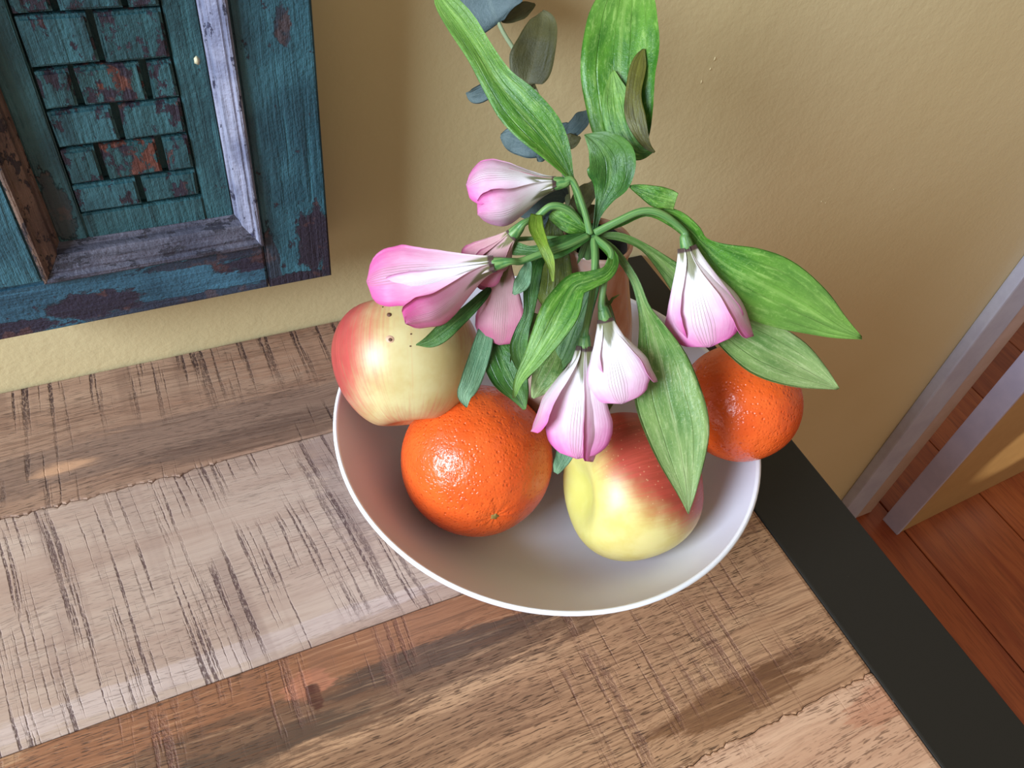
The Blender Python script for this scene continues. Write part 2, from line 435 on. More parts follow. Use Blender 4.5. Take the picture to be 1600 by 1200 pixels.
LEAF = {
 'green': mat_leaf('bright_leaf_green', (50, 104, 28), (88, 142, 42), (160, 194, 104), seed=1),
 'dark': mat_leaf('deep_leaf_green', (40, 88, 32), (66, 116, 44), (124, 160, 88), seed=4, mott=.4),
 'pale': mat_leaf('pale_mottled_leaf', (78, 122, 52), (122, 154, 80), (186, 200, 142), seed=7, mott=.8, veins=13),
 'olive': mat_leaf('olive_leaf', (70, 86, 28), (98, 110, 38), (134, 144, 64), seed=11, mott=.4),
 'teal': mat_leaf('blue_green_leaf_underside', (82, 124, 88), (108, 148, 108), (150, 182, 142), seed=14, mott=.4, rough=.45),
 'brown': mat_leaf('browned_leaf_edge', (98, 94, 34), (72, 68, 28), (122, 124, 54), seed=17, mott=.4),
 'yellow': mat_leaf('yellow_green_leaf', (104, 140, 36), (134, 164, 50), (176, 190, 88), seed=19, mott=.4),
 'euc': mat_leaf('blue_grey_eucalyptus_leaf', (66, 86, 88), (80, 98, 100), (102, 118, 112), rough=.55, veins=4, seed=22, mott=.2, trans=.06),
 'eucb': mat_leaf('olive_brown_eucalyptus_leaf', (70, 70, 40), (84, 82, 44), (104, 98, 58), rough=.5, veins=4, seed=25, mott=.2, trans=.06),
}
def mat_stem(name, c1, c2, end=None):
    m = Mt(name); u = m.uv(); x, y, z = m.xyz(u)
    s_ = m.noise(m.comb(m.mul(x, 14), m.mul(y, 4), 0), 1, 3)
    col = m.mix(m.ss(s_, .35, .65), s2l(c1), s2l(c2))
    if end: col = m.mix(m.ss(y, .90, .925), col, s2l(end))
    mm = m.done(col, .42, m.bump(s_, .5, .0006), .45)
    m.translucent(col, .08)
    return mm
STEM = mat_stem('ribbed_green_stem', (66, 108, 62), (98, 142, 84))
PED = mat_stem('flower_stalk_green', (68, 116, 60), (116, 152, 84), (70, 38, 42))
ESTEM = mat_stem('pale_eucalyptus_stem', (138, 156, 120), (160, 172, 134))

def mat_tepal(name, pink, inner=False, white=(252, 246, 248), warm=0.0, pstart=.52):
    m = Mt(name); u = m.uv(); x, y, z = m.xyz(u)
    ax = m.math('ABSOLUTE', m.sub(x, .5))
    n = m.noise(m.comb(m.mul(x, 7), m.mul(y, 5), pink[0] / 50), 1, 3)
    fine = m.noise(m.comb(m.mul(x, 46), m.mul(y, 3), 3.0), 1, 3, .6)
    k = m.add(m.add(y, m.mul(ax, .55)), m.mul(m.sub(n, .5), .35))
    col = m.mix(m.ss(k, pstart + .06, pstart + .72), s2l(white), s2l(pink))
    col = m.mix(m.mul(m.ss(k, pstart - .15, pstart + .25), .35), col, s2l([(a + b) / 2 for a, b in zip(white, pink)]))
    col = m.mix(m.mul(m.ss(fine, .5, .7), .06), col, s2l((226, 140, 190)))
    if warm: col = m.mix(warm, col, s2l((206, 140, 146)), 'MULTIPLY')
    # greenish brown rib along the back of the tepal, veined
    rib = m.mul(m.ss(ax, .10, .20, 1, 0), m.ss(y, .25, .6))
    lines = m.ss(m.math('ABSOLUTE', m.math('SINE', m.mul(x, 70))), .0, .5, 1, .15)
    col = m.mix(m.mul(m.mul(rib, lines), .75), col, s2l((176, 150, 140)))
    base = m.ss(m.add(y, m.mul(ax, .25)), .08, .30, 1, 0)
    col = m.mix(m.mul(base, .6), col, s2l((196, 194, 140)))
    stk = m.ss(m.add(m.add(y, m.mul(ax, .65)), m.mul(m.sub(fine, .5), .2)), .27, .37, 1, 0)
    col = m.mix(m.mul(stk, .85), col, s2l((108, 108, 44)))
    col = m.mix(m.mul(m.ss(y, .035, .055, 1, 0), .9), col, s2l((74, 42, 44)))
    edge_ = m.mul(m.ss(ax, .40, .49), m.ss(y, .35, .7))
    col = m.mix(m.mul(edge_, .4), col, s2l(pink))
    h = m.add(m.mul(fine, .5), m.mul(m.mul(rib, lines), .7))
    mm = m.done(col, .42, m.bump(h, .5, .0006), .35)
    m.b.inputs['Sheen Weight'].default_value = .1
    m.translucent(col, .30)
    return mm
TEPAL = {
 'p': mat_tepal('pink_flushed_tepal', (222, 78, 158), white=(246, 222, 232), pstart=.42),
 'a': mat_tepal('white_and_pink_tepal', (226, 84, 172)),
 'b': mat_tepal('soft_pink_tepal', (228, 128, 190), pstart=.6),
 'c': mat_tepal('strong_pink_tepal', (218, 66, 150), white=(240, 206, 220), pstart=.4),
 'd': mat_tepal('dusky_pink_tepal', (200, 90, 140), white=(226, 190, 190), warm=.3, pstart=.5),
}

# ------------------------------------------------------------------ the setting
WY = 0.416                    # face of the back wall
def structure(o): return tag(o, kind='structure')
def wall_mesh():
    bm = bmesh.new()
    def bx(a, b):
        r = bmesh.ops.create_cube(bm, size=1)
        for v in r['verts']: v.co = Vector([a[i] + (v.co[i] + .5) * (b[i] - a[i]) for i in range(3)])
    bx((-1.6, WY, -.75), (1.02, WY + .12, 1.75))
    bx((1.02, WY, 1.30), (1.92, WY + .12, 1.75))
    bx((1.92, WY, -.75), (3.2, WY + .12, 1.75))
    me = D_.meshes.new('wall_back'); bm.to_mesh(me); bm.free(); return me
structure(link('wall_back', wall_mesh(), WALL, smooth=False))
structure(box('wall_beyond', (.2, 2.6, -.75), (4.2, 2.7, 1.75), WALL, bevel=0))
fl = structure(box('floor', (-1.6, -1.6, -.80), (4.2, 2.6, -.758), plain('dark_subfloor', (44, 24, 18), .8), bevel=0))
edges = [1.0765 + .2035 * k for k in range(-9, 15)]
for k in range(len(edges) - 1):
    box('floor_board', (edges[k] + .0014, -1.6, -.757), (edges[k + 1] - .0014, 2.6, -.75), FLOORM[k % 3], fl, bevel=.0012, seg=1)
# door casing at the end of the wall
cas = structure(box('trim_1', (.933, .399, -.75), (.986, WY, 1.32), TRIM, bevel=.003))
box('casing_step', (.9862, .4085, -.75), (1.0435, WY + .12, 1.32), TRIM2, cas, bevel=.002)
# sliding door leaf standing just in front of the opening
dl = structure(box('door_1', (0, 0, 0), (.86, .034, 2.05), DOORP, bevel=.001))
ed = box('door_edge', (-.0025, -.0015, -.001), (.0045, .0345, 2.05), DOORE, None, bevel=.0015)
ed.parent = dl
dl.location = (1.0575, .3545, -.749); dl.rotation_euler = (0, 0, radians(3.2))

# ------------------------------------------------------------------ table
tb = D_.objects.new('wooden_table', None); COL.objects.link(tb); tb.location = (0, .1, -.75)
tag(tb, 'rough sawn plank-topped table with black steel frame against the wall', 'table')
NX = 420
def seam(y0, amp, jag=None):
    out = []
    for i in range(NX + 1):
        x = -.62 + (.295 + .62) * i / NX
        y = y0 + amp * noise.noise(Vector((x * 30, y0 * 50, 0)))
        if jag and jag[0] < x < jag[1]: y += -.0022 * abs(noise.noise(Vector((x * 60, 3, 1)))) * 2 - .0016 * abs(noise.noise(Vector((x * 260, 7, 1)))) * 2
        out.append((x, y))
    return out
SE = [seam(WY - .0015, .0003), seam(.3185, .0003, (-.4, 0.0)), seam(.185, .0003), seam(.0615, .0004, (.1, .29)), seam(-.065, .0003), seam(-.20, .0002)]
for k in range(5):
    top, bot = SE[k], SE[k + 1]
    vs, fs = [], []
    rows = [(0.0, -.026), (0.0, -.0009), (.006, -.0002), (.015, 0), (.3, 0), (.5, 0), (.7, 0), (.985, 0), (.994, -.0002), (1.0, -.0009), (1.0, -.026)]
    nr = len(rows)
    for i in range(NX + 1):
        for (t, z) in rows:
            x = top[i][0]; g = .00018
            yt = top[i][1] - g; yb = bot[i][1] + g
            zz = z + (.00025 * noise.noise(Vector((x * 8, t * 3, k))) if z > -.01 else 0)
            if i in (0, NX) and z > -.01: zz -= .0006
            vs.append((x, yt + (yb - yt) * t, zz - .0004))
    for i in range(NX):
        for r in range(nr - 1):
            a = i * nr + r; fs.append((a, a + 1, a + nr + 1, a + nr))
    fs.append(tuple(range(nr - 1, -1, -1))); fs.append(tuple(NX * nr + r for r in range(nr)))
    mesh('plank', vs, fs, WOOD[k], tb, smooth=False)
box('end_rail', (.2955, -.26, -.040), (.3548, WY - .001, .0002), BLACK, tb, bevel=.0012)
box('front_rail', (-.70, -.26, -.040), (.2950, -.2005, .0002), BLACK, tb, bevel=.0012)
box('end_rail', (-.70, -.2000, -.040), (-.6205, WY - .001, .0002), BLACK, tb, bevel=.0012)
for lx in (-.695, .315):
    for ly in (-.255, .37):
        box('leg', (lx, ly, -.75), (lx + .038, ly + .038, -.0402), BLACK, tb, bevel=.001)

# ------------------------------------------------------------------ carved teal panel hung on the wall
pn = D_.objects.new('carved_panel', None); COL.objects.link(pn); pn.location = (0, WY, .0755)
tag(pn, 'weathered teal carved wooden door panel with brick-like blocks hanging on the wall', 'panel')
F = .376                                # plane of the frame's face
XR, ZB, ZT, XL = .0875, .0755, .52, -.105
XO = -.105
# mouldings frame: outer x -.062 .. .0498, inner x -.0495 .. .0377, outer z .1085, inner z .1265
prism('stile', [(.0500, ZB), (XR, ZB), (XR, ZT), (.0500, ZT)], WY - .004, F, TEAL_V, pn, .0012)
prism('stile', [(XO, .1086), (-.0622, .1086), (-.0622, ZT), (XO, ZT)], WY - .004, F, TEAL_V, pn, .0012)
prism('rail', [(XO, ZB - .001), (.0496, ZB), (.0496, .1083), (XO, .1083)], WY - .004, F + .0004, TEAL_H, pn, .0012)
def moulding(path_out, path_in, mat, name='moulding', hi=.0035):
    """a strip between an outer and an inner edge with a stepped, rounded section"""
    sec = [(0, 0), (0, hi * .55), (.07, hi * .75), (.10, hi), (.20, hi), (.26, hi * .5), (.30, hi * .42), (.38, hi * .48), (.75, -.0010), (.80, -.0015), (.84, -.0060), (.93, -.0065), (1, -.0080), (1, -.016)]
    vs, fs = [], []
    n = len(sec); S = 40
    for i in range(S + 1):
        t = i / S
        a = Vector(path_out[0]).lerp(Vector(path_out[1]), t); b = Vector(path_in[0]).lerp(Vector(path_in[1]), t)
        for (u, h) in sec:
            p = a.lerp(b, u); jit = .0003 * noise.noise(Vector((p.x * 90, u * 4, p.y * 90)))
            vs.append((p.x, F - h + jit, p.y))
    for i in range(S):
        for j in range(n - 1):
            a = i * n + j; fs.append((a, a + n, a + n + 1, a + 1))
    o = mesh(name, vs, fs, mat, pn, smooth=False)
    return o
moulding([(.0498, .1087), (.0498, ZT)], [(.0377, .1262), (.0377, ZT)], WHITE_M)
moulding([(-.0618, .1087), (.0496, .1087)], [(-.0497, .1264), (.0375, .1264)], GREY_M)
moulding([(-.0620, ZT), (-.0620, .1089)], [(-.0495, ZT), (-.0495, .1266)], BROWN_M)
# sunk panel behind the mouldings, with a sunk field of raised blocks
G = F + .0075; H = F + .0130
prism('ground_board', [(-.0500, .120), (.0380, .120), (.0380, ZT), (-.0500, ZT)], WY - .006, H, TEAL_F, pn)
fx0, fx1, fz = -.0358, .0232, .1405
prism('sunk_border', [(fx1, .1255), (.0378, .1255), (.0378, ZT), (fx1, ZT)], H + .001, G, TEAL_F, pn, .0008)
prism('sunk_border', [(-.0496, .1255), (fx0, .1255), (fx0, ZT), (-.0496, ZT)], H + .001, G, TEAL_F, pn, .0008)
prism('sunk_border', [(fx0 + .0001, .1255), (fx1 - .0001, .1255), (fx1 - .0001, fz), (fx0 + .0001, fz)], H + .001, G, TEAL_F, pn, .0008)
zrow = fz + .0012
rows = [[.52], [.27, .76], [.49], [.26, .78], [.50], [.28, .76], [.5], [.3, .76], [.5], [.28, .76], [.5], [.25, .74], [.5], [.3, .76], [.5], [.28, .74], [.5], [.26, .75], [.5]]
hs = [.0165, .0200, .0195, .0195, .0235]
ci = 0
for ri, cuts in enumerate(rows):
    hgt = hs[ri] if ri < 5 else .0205
    if zrow + hgt > ZT: break
    xs = [0] + cuts + [1]
    for j in range(len(xs) - 1):
        x0 = fx0 + .0010 + (fx1 - fx0 - .0020) * xs[j] + (0.0015 if j else 0)
        x1 = fx0 + .0010 + (fx1 - fx0 - .0020) * xs[j + 1] - (0.0015 if j < len(xs) - 2 else 0)
        z0, z1 = zrow + .0007, zrow + hgt - .0009
        r = lambda: random.uniform(-.0004, .0004)
        big = (x1 - x0) > .02
        mi = 2 if (ri in (1, 3) and j == 1) else (0 if (ri + j) % 2 else 1)
        prism('block', [(x0 + r(), z0 + r()), (x1 + r(), z0 + r()), (x1 + r(), z1 + r()), (x0 + r(), z1 + r())], H + .001, G - .0008 + random.uniform(-.0004, .0004), TEAL_B[mi], pn, .0013)
    zrow += hgt

# ------------------------------------------------------------------ bowl
BX, BY = .1714, .2362
prof_in = [(0, .0065), (.03, .0065), (.050, .0068), (.062, .0095), (.075, .0175), (.088, .0290), (.099, .0415), (.108, .0540), (.1145, .0650), (.1160, .0678)]
prof_out = [(.1172, .0690), (.1184, .0680), (.1178, .0655), (.111, .0525), (.102, .0395), (.091, .0265), (.078, .0145), (.064, .0060), (.056, .0035), (.0545, .0004), (.0515, .0004), (.0505, .0028), (.03, .0030), (0, .0030)]
def lathe(prof, cx, cy, seg=96, mat=None, name='x', parent=None, cz=0):
    vs, fs = [], []; n = len(prof); idx = []
    for (r, z) in prof:
        if r < 1e-6: idx.append([len(vs)]); vs.append((0, 0, z))
        else:
            idx.append(list(range(len(vs), len(vs) + seg)))
            for s_ in range(seg):
                a = 2 * pi * s_ / seg; vs.append((r * cos(a), r * sin(a), z))
    for k in range(n - 1):
        A, B = idx[k], idx[k + 1]
        for s_ in range(seg):
            t = (s_ + 1) % seg
            if len(A) == 1 and len(B) == 1: continue
            if len(A) == 1: fs.append((A[0], B[s_], B[t]))
            elif len(B) == 1: fs.append((A[s_], B[0], A[t]))
            else: fs.append((A[s_], B[s_], B[t], A[t]))
    me = D_.meshes.new(name); me.from_pydata(vs, [], fs); me.update()
    bm = bmesh.new(); bm.from_mesh(me); bmesh.ops.recalc_face_normals(bm, faces=bm.faces[:]); bm.to_mesh(me); bm.free()
    o = link(name, me, mat, None); o.location = (cx, cy, cz)
    return o
def smooth_prof(p, n): return [(max(a, 0), b) for a, b in spline(p, n)]
bw = lathe(smooth_prof(prof_in, 40) + smooth_prof(prof_out, 60), BX, BY, 128, BOWL, 'fruit_bowl')
bw.data.materials.append(RIM)
for p in bw.data.polygons:
    if p.center.z > .0672 : p.material_index = 1
tag(bw, 'wide white porcelain bowl holding the fruit and the vase', 'bowl')

# ------------------------------------------------------------------ vase standing in the bowl
VX, VY = .1939, .2624
VZ = .0074
vp = [(0, .0), (.018, .0), (.0205, .001), (.0225, .006), (.0270, .020), (.0310, .042), (.0330, .065), (.0325, .088), (.0290, .108), (.0245, .124), (.0205, .138), (.0178, .148), (.0172, .152), (.0178, .157), (.0182, .1590),
      (.0172, .1600), (.0160, .1588), (.0150, .152), (.0155, .147), (.020, .132), (.026, .112), (.030, .090), (.030, .06), (.026, .02), (.018, .006), (0, .005)]
vs_ = lathe(smooth_prof(vp, 90), VX, VY, 72, VASE, 'bud_vase', cz=VZ)
vs_.data.materials.append(plain('vase_inside_painted_shade', (58, 50, 46), .8))  # inside coloured dark for the shade within the vase mouth
for p in vs_.data.polygons:
    c = p.center; rr = sqrt(c.x ** 2 + c.y ** 2)
    if (c.x * p.normal.x + c.y * p.normal.y) < 0 and c.z > .004 and c.z < .157 and rr > .004: p.material_index = 1
tag(vs_, 'small marbled terracotta and cream vase standing among the fruit', 'vase')

# ------------------------------------------------------------------ fruit
def fruit_mesh(R, shape, seg=64, rings=40):
    """shape(theta, phi) -> (radial distance, height) along +z"""
    vs, fs = [], []
    for i in range(rings + 1):
        th = pi * i / rings
        if i in (0, rings):
            r, z = shape(th, 0); vs.append(Vector((0, 0, z))); continue
        for j in range(seg):
            ph = 2 * pi * j / seg; r, z = shape(th, ph)
            vs.append(Vector((r * cos(ph), r * sin(ph), z)))
    for j in range(seg):
        fs.append((0, 1 + j, 1 + (j + 1) % seg))
    for i in range(rings - 2):
        for j in range(seg):
            a = 1 + i * seg + j; b = 1 + i * seg + (j + 1) % seg
            fs.append((a, a + seg, b + seg, b))
    last = len(vs) - 1
    for j in range(seg):
        a = 1 + (rings - 2) * seg + j; b = 1 + (rings - 2) * seg + (j + 1) % seg
        fs.append((a, last, b))
    return vs, fs
def orient(axis, roll=0.0):
    return Vector(axis).to_track_quat('Z', 'Y').to_matrix() @ Matrix.Rotation(roll, 3, 'Z')
def cam2w(v): return (R3.transposed() @ Vector(v)).normalized()

def orange(c, R, axis, mat, label, squash=.95, seed=0):
    def sh(th, ph):
        k = 1 + .012 * noise.noise(Vector((sin(th) * cos(ph) * 1.6 + seed, sin(th) * sin(ph) * 1.6, cos(th) * 1.6)))
        dm = .045 * exp(-(th / .16) ** 2) + .03 * exp(-((pi - th) / .2) ** 2)
        k *= 1 + .004 * cos(10 * ph) * exp(-(th / .5) ** 2)
        return R * k * sin(th), R * squash * cos(th) * (k - dm)
    vs, fs = fruit_mesh(R, sh); M = orient(axis)
    vs = [M @ v for v in vs]
    o = mesh('orange', vs, fs, mat); o.location = c
    # the little stem scar in the dimple
    b = fruit_mesh(1, lambda th, ph: (.0022 * sin(th) * (1 + .25 * cos(5 * ph)), .0009 * cos(th)), 20, 6)
    tip = M @ Vector((0, 0, R * squash * .962))
    s_ = mesh('stem_scar', [M @ v + tip for v in b[0]], b[1], plain('dry_green_scar', (136, 112, 52), .7), o)
    s_.matrix_parent_inverse = Matrix.Identity(4)
    tag(o, label, 'orange'); return o
def apple(c, R, axis, mat, label, hgt=.9, taper=.14, seed=0, stem=False, lobes=.02, wide=1.0, cav=.42):
    def sh(th, ph):
        # stem end at th=0 with a cavity, calyx end at pi, narrower
        t = cos(th)
        rad = R * wide * sin(th) ** .88 * (1 + taper * t * .6) * (1 + lobes * cos(5 * ph + seed) * (.3 + .7 * (1 - t) / 2))
        z = R * hgt * (t if t > 0 else t * 1.04)
        z -= R * cav * exp(-(th / .36) ** 2)
        z += R * .20 * exp(-((pi - th) / .30) ** 2)
        k = 1 + .02 * noise.noise(Vector((sin(th) * cos(ph) + seed, sin(th) * sin(ph), t)))
        return rad * k, z * k
    vs, fs = fruit_mesh(R, sh, 72, 56); M = orient(axis)
    o = mesh('apple', [M @ v for v in vs], fs, mat); o.location = c
    if stem:
        z0 = R * hgt - R * cav - .001
        g = tube_geo([(M @ Vector((0, 0, z0)), .0016), (M @ Vector((.001, 0, z0 + .006)), .0011), (M @ Vector((.003, .001, z0 + .0105)), .0016)], 8, 8)
        s_ = mesh('stem', g[0], g[1], plain('brown_apple_stem', (92, 70, 44), .7), o, uvs=g[2]); s_.matrix_parent_inverse = Matrix.Identity(4)
    # calyx: five dry sepals in the lower hollow
    zc = -R * hgt * 1.04 + R * .20 + .0004
    cv, cf = [], []
    for q in range(5):
        a = 2 * pi * q / 5 + .2; i0 = len(cv)
        for (rr, da, h) in ((.0006, -.6, 0), (.0006, .6, 0), (.0026, .22, -.0012), (.0030, 0, -.0022), (.0026, -.22, -.0012)):
            cv.append(M @ Vector((rr * cos(a + da), rr * sin(a + da), zc + h)))
        cf.append(tuple(range(i0, i0 + 5)))
    k_ = mesh('calyx', cv, cf, plain('dry_brown_calyx', (74, 58, 36), .8), o); k_.matrix_parent_inverse = Matrix.Identity(4)
    tag(o, label, 'apple'); return o
RT = cam2w
orange(at(745, 719, .4435), .0420, cam2w((.26, -.66, .70)), mat_orange(1.0), 'largest orange at the front left of the bowl', .985, 1)
orange(at(1156, 629, .4325), .0324, cam2w((-.2, -.8, -.5)), mat_orange(5.0), 'smaller orange at the right edge of the bowl under two leaves', .97, 4)
YA = (226, 208, 140)
a1 = apple(at(636, 562, .4275), .0391, -cam2w((.10, -.95, .10)), mat_apple('striped_yellow_red_apple_skin', [(cam2w((-.95, .15, .1)), .12, .85, .95), (cam2w((.5, .6, .0)), .55, .95, .7), (cam2w((0.1, -1, .15)), .62, 1.15, .7)], .62, .04, 2, (206, 192, 138), (196, 174, 116), (158, 44, 50), False, axis=cam2w((.10, -.95, .10))),
      'yellow apple with red streaks at the back left of the bowl', .93, .16, 2, True, .012)
a2 = apple(at(986, 759, .433), .0402, cam2w((-.93, -.08, .30)), mat_apple('yellow_red_blushed_apple_skin', [(cam2w((.55, .66, .45)), .12, .62, .95), (cam2w((.1, -1, -.25)), .80, 1.1, .55)], .22, .04, 5, (218, 202, 132), (208, 188, 106), (158, 46, 40), True, axis=cam2w((-.93, -.08, .30)), green=tuple(cam2w((-.95, -.1, .3)))),
      'yellow apple with a smooth red blush at the front right of the bowl', .90, .10, 5, False, .022, cav=.30)
# insect spot on the first apple
def spot(px, py, depth, r, parent, name, mat, n=12):
    c = at(px, py, depth); u = R3.transposed() @ Vector((1, 0, 0)); v = R3.transposed() @ Vector((0, 1, 0)); nn = u.cross(v)
    vs = [c + nn * .0006] + [c + (u * cos(2 * pi * k / n) + v * sin(2 * pi * k / n)) * r for k in range(n)] + [c - nn * .001 + (u * cos(2 * pi * k / n) + v * sin(2 * pi * k / n)) * r * 1.1 for k in range(n)]
    fs = [(0, 1 + k, 1 + (k + 1) % n) for k in range(n)] + [(1 + k, 1 + n + k, 1 + n + (k + 1) % n, 1 + (k + 1) % n) for k in range(n)]
    return mesh(name, vs, fs, mat, parent)

# ------------------------------------------------------------------ leaves, stalks and flowers
def leaf(parent, pts, mat, tilt=0.0, fold=.18, wave=.03, name='leaf', n=34, m=12, twist=0.0, blunt=False, label=None, seed=None, thick=.00028):
    """pts: (px, py, depth, full width in px). The blade is a real curved, folded sheet with thickness."""
    sd = random.random() * 50 if seed is None else seed
    sp = spline(pts, n)
    C3 = [at(q[0], q[1], q[2]) for q in sp]
    top, uv = [], []
    nor = []
    for k in range(n):
        a = C3[max(k - 1, 0)]; b = C3[min(k + 1, n - 1)]; t = (b - a).normalized()
        view = (CAM - C3[k]).normalized()
        s_ = t.cross(view).normalized(); nn = s_.cross(t).normalized()
        ang = tilt + twist * (k / (n - 1) - .5)
        s2 = s_ * cos(ang) + nn * sin(ang); n2 = nn * cos(ang) - s_ * sin(ang)
        w = max(sp[k][3], .6) * sp[k][2] / FPX / 2 / max(cos(ang), .35)
        for j in range(m + 1):
            v = -1 + 2 * j / m
            off = fold * w * (abs(v) ** 1.3) - fold * .4 * w
            off += wave * .02 * sin(7 * k / n * 2 + v * 2 + sd) * abs(v) + w * wave * 1.6 * noise.noise(Vector((k / n * 4 + sd, v * 1.4, sd)))
            edge = 1 + .12 * noise.noise(Vector((k / n * 5, sd, v > 0)))
            top.append(C3[k] + s2 * (v * w * edge) + n2 * off); nor.append(n2)
            uv.append((j / m, k / (n - 1)))
    N = len(top)
    vs = top + [p - q * thick for p, q in zip(top, nor)]
    fs = []
    W = m + 1
    for k in range(n - 1):
        for j in range(m):
            a = k * W + j
            fs.append((a, a + 1, a + W + 1, a + W)); fs.append((N + a, N + a + W, N + a + W + 1, N + a + 1))
        for (a, b) in ((k * W, (k + 1) * W), ((k + 1) * W - 1, (k + 2) * W - 1)):
            fs.append((a, b, N + b, N + a))
    for j in range(m):
        fs.append((j, N + j, N + j + 1, j + 1)); a = (n - 1) * W + j; fs.append((a, a + 1, N + a + 1, N + a))
    o = mesh(name, vs, fs, LEAF[mat] if isinstance(mat, str) else mat, parent, uvs=uv + uv)
    if label: o['label'] = label
    return o

def stalk(parent, pts, mat, name='stem', n=24, sides=10):
    g = tube_geo([(at(p[0], p[1], p[2]), p[3]) for p in pts], n, sides)
    return mesh(name, g[0], g[1], mat, parent, uvs=g[2])

def tepal(parent, A, axis, nrm, side, L, phi, R, W, mat, r0=.0029, close=.72, tmax=.72, cup=.35, bend=0.0, splay=0.0, off=(0, 0), n=30, m=12, seed=0, tipn=.0):
    rad = nrm * cos(phi) + side * sin(phi); tan = axis.cross(rad).normalized()
    vs, nor, uv = [], [], []
    for k in range(n):
        t = k / (n - 1)
        if t < tmax:
            q = t / tmax; r = r0 + (R - r0) * (q * q * (3 - 2 * q))
        else:
            q = (t - tmax) / (1 - tmax); r = R * (1 - (1 - close) * q * q)
        if t < .68:
            q = t / .68; w = W * (.24 + .76 * q ** 1.35 * (1.0 + .25 * (1 - q)))
        else:
            q = (t - .68) / .32; w = W * sqrt(max(0.0, 1 - q ** 2.6)) ** .9
        w *= 1 + .10 * noise.noise(Vector((t * 9, seed * 2.3, 1.0))) * t
        w = max(w, W * .035)
        c = A + axis * (L * t) + rad * (r + splay * L * t * t) + tan * (bend * L * t * t)
        dn = (rad * 1.0).normalized()
        for j in range(m + 1):
            v = -1 + 2 * j / m
            wob = .0006 * noise.noise(Vector((t * 6 + seed, v * 2, seed))) * t
            rib = -.00035 * exp(-(v / .18) ** 2) * t
            notch = -.05 * L * tipn * exp(-(v / .3) ** 2) if t > .9 else 0
            vs.append(c + tan * (v * w) - rad * (cup * w * v * v * (1 - .3 * t) + rib) + rad * wob + axis * (notch * (t - .9) * 10 if t > .9 else 0)); nor.append(dn)
            uv.append((j / m, t))
    N = len(vs); W1 = m + 1; th = .00022
    vs2 = vs + [p - q * th for p, q in zip(vs, nor)]; fs = []
    for k in range(n - 1):
        for j in range(m):
            a = k * W1 + j
            fs.append((a, a + 1, a + W1 + 1, a + W1)); fs.append((N + a, N + a + W1, N + a + W1 + 1, N + a + 1))
        for (a, b) in ((k * W1, (k + 1) * W1), ((k + 1) * W1 - 1, (k + 2) * W1 - 1)):
            fs.append((a, b, N + b, N + a))
    for j in range(m):
        a = (n - 1) * W1 + j; fs.append((a, a + 1, N + a + 1, N + a))
    return mesh('tepal', vs2, fs, TEPAL[mat], parent, uvs=uv + uv)

def flower(parent, ped, A, B, tepals, label=None, stamens=True):
    """ped: pedicel points ending at the ovary; A, B (px,py,depth): start and end of the flower's axis"""
    pa = at(*A); pb = at(*B); ax = (pb - pa); L = ax.length; ax.normalize()
    nrm = (CAM - pa); nrm = (nrm - ax * nrm.dot(ax)).normalized(); side = nrm.cross(ax).normalized()
    P = [(at(p[0], p[1], p[2]), p[3] * .82) for p in ped]
    P = [P[0]] + [q for q in P[1:] if (q[0] - (pa - ax * .0075)).length > .0065 and (q[0] - pa).dot(ax) < -.004]
    P += [(pa - ax * .0085, .0016), (pa - ax * .0048, .0025), (pa - ax * .0012, .0031), (pa + ax * .0008, .0029)]
    g = tube_geo(P, 44, 12)
    # six ribs on the ovary
    f = mesh('flower', g[0], g[1], PED, parent, uvs=g[2])
    if label: f['label'] = label
    for i, tp in enumerate(tepals):
        kw = dict(tp); phi = radians(kw.pop('phi')); ln = kw.pop('len', 1.0); R = kw.pop('R'); W = kw.pop('W'); mt = kw.pop('mat', 'a')
        tepal(f, pa - ax * .001, ax, nrm, side, L * ln, phi, R, W, mt, seed=i * 3.1 + A[0] * .01, **kw)
    if stamens:
        for q in range(3):
            a = 2 * pi * q / 3
            d = (nrm * cos(a) + side * sin(a)) * .0018
            gg = tube_geo([(pa + d * .4, .0004), (pa + ax * L * .35 + d, .0004), (pa + ax * L * .68 + d * 1.6, .0005)], 8, 6)
            mesh('stamen', gg[0], gg[1], plain('pink_filament', (204, 96, 150), .5), f, uvs=gg[2])
    return f

plant = D_.objects.new('alstroemeria', None); COL.objects.link(plant); plant.location = (VX, VY, VZ + .005)
tag(plant, 'drooping pink and white lily-like flowers with mottled green leaves in the vase', 'flowers')
DW = .372
W0 = (925, 368, DW)
base_px = (864, 655, .50)
# main stem down into the vase
top3 = at(925, 366, DW)
g = tube_geo([(Vector((VX - .004, VY - .004, VZ + .012)), .0022), (Vector((VX + .001, VY + .002, .10)), .0022), (top3.lerp(Vector((VX, VY, .10)), .3), .0022), (top3, .0026)], 20, 10)
mesh('stem', g[0], g[1], STEM, plant, uvs=g[2])
for (dx, dy) in ((.006, .004), (-.007, .006)):
    tp = at(925 + dx * 900, 372, DW + .002)
    g = tube_geo([(Vector((VX + dx, VY + dy, VZ + .012)), .0018), (Vector((VX + dx * 1.2, VY + dy, .10)), .0018), (tp, .002)], 16, 8)
    mesh('stem', g[0], g[1], STEM, plant, uvs=g[2])

d = lambda **k: k
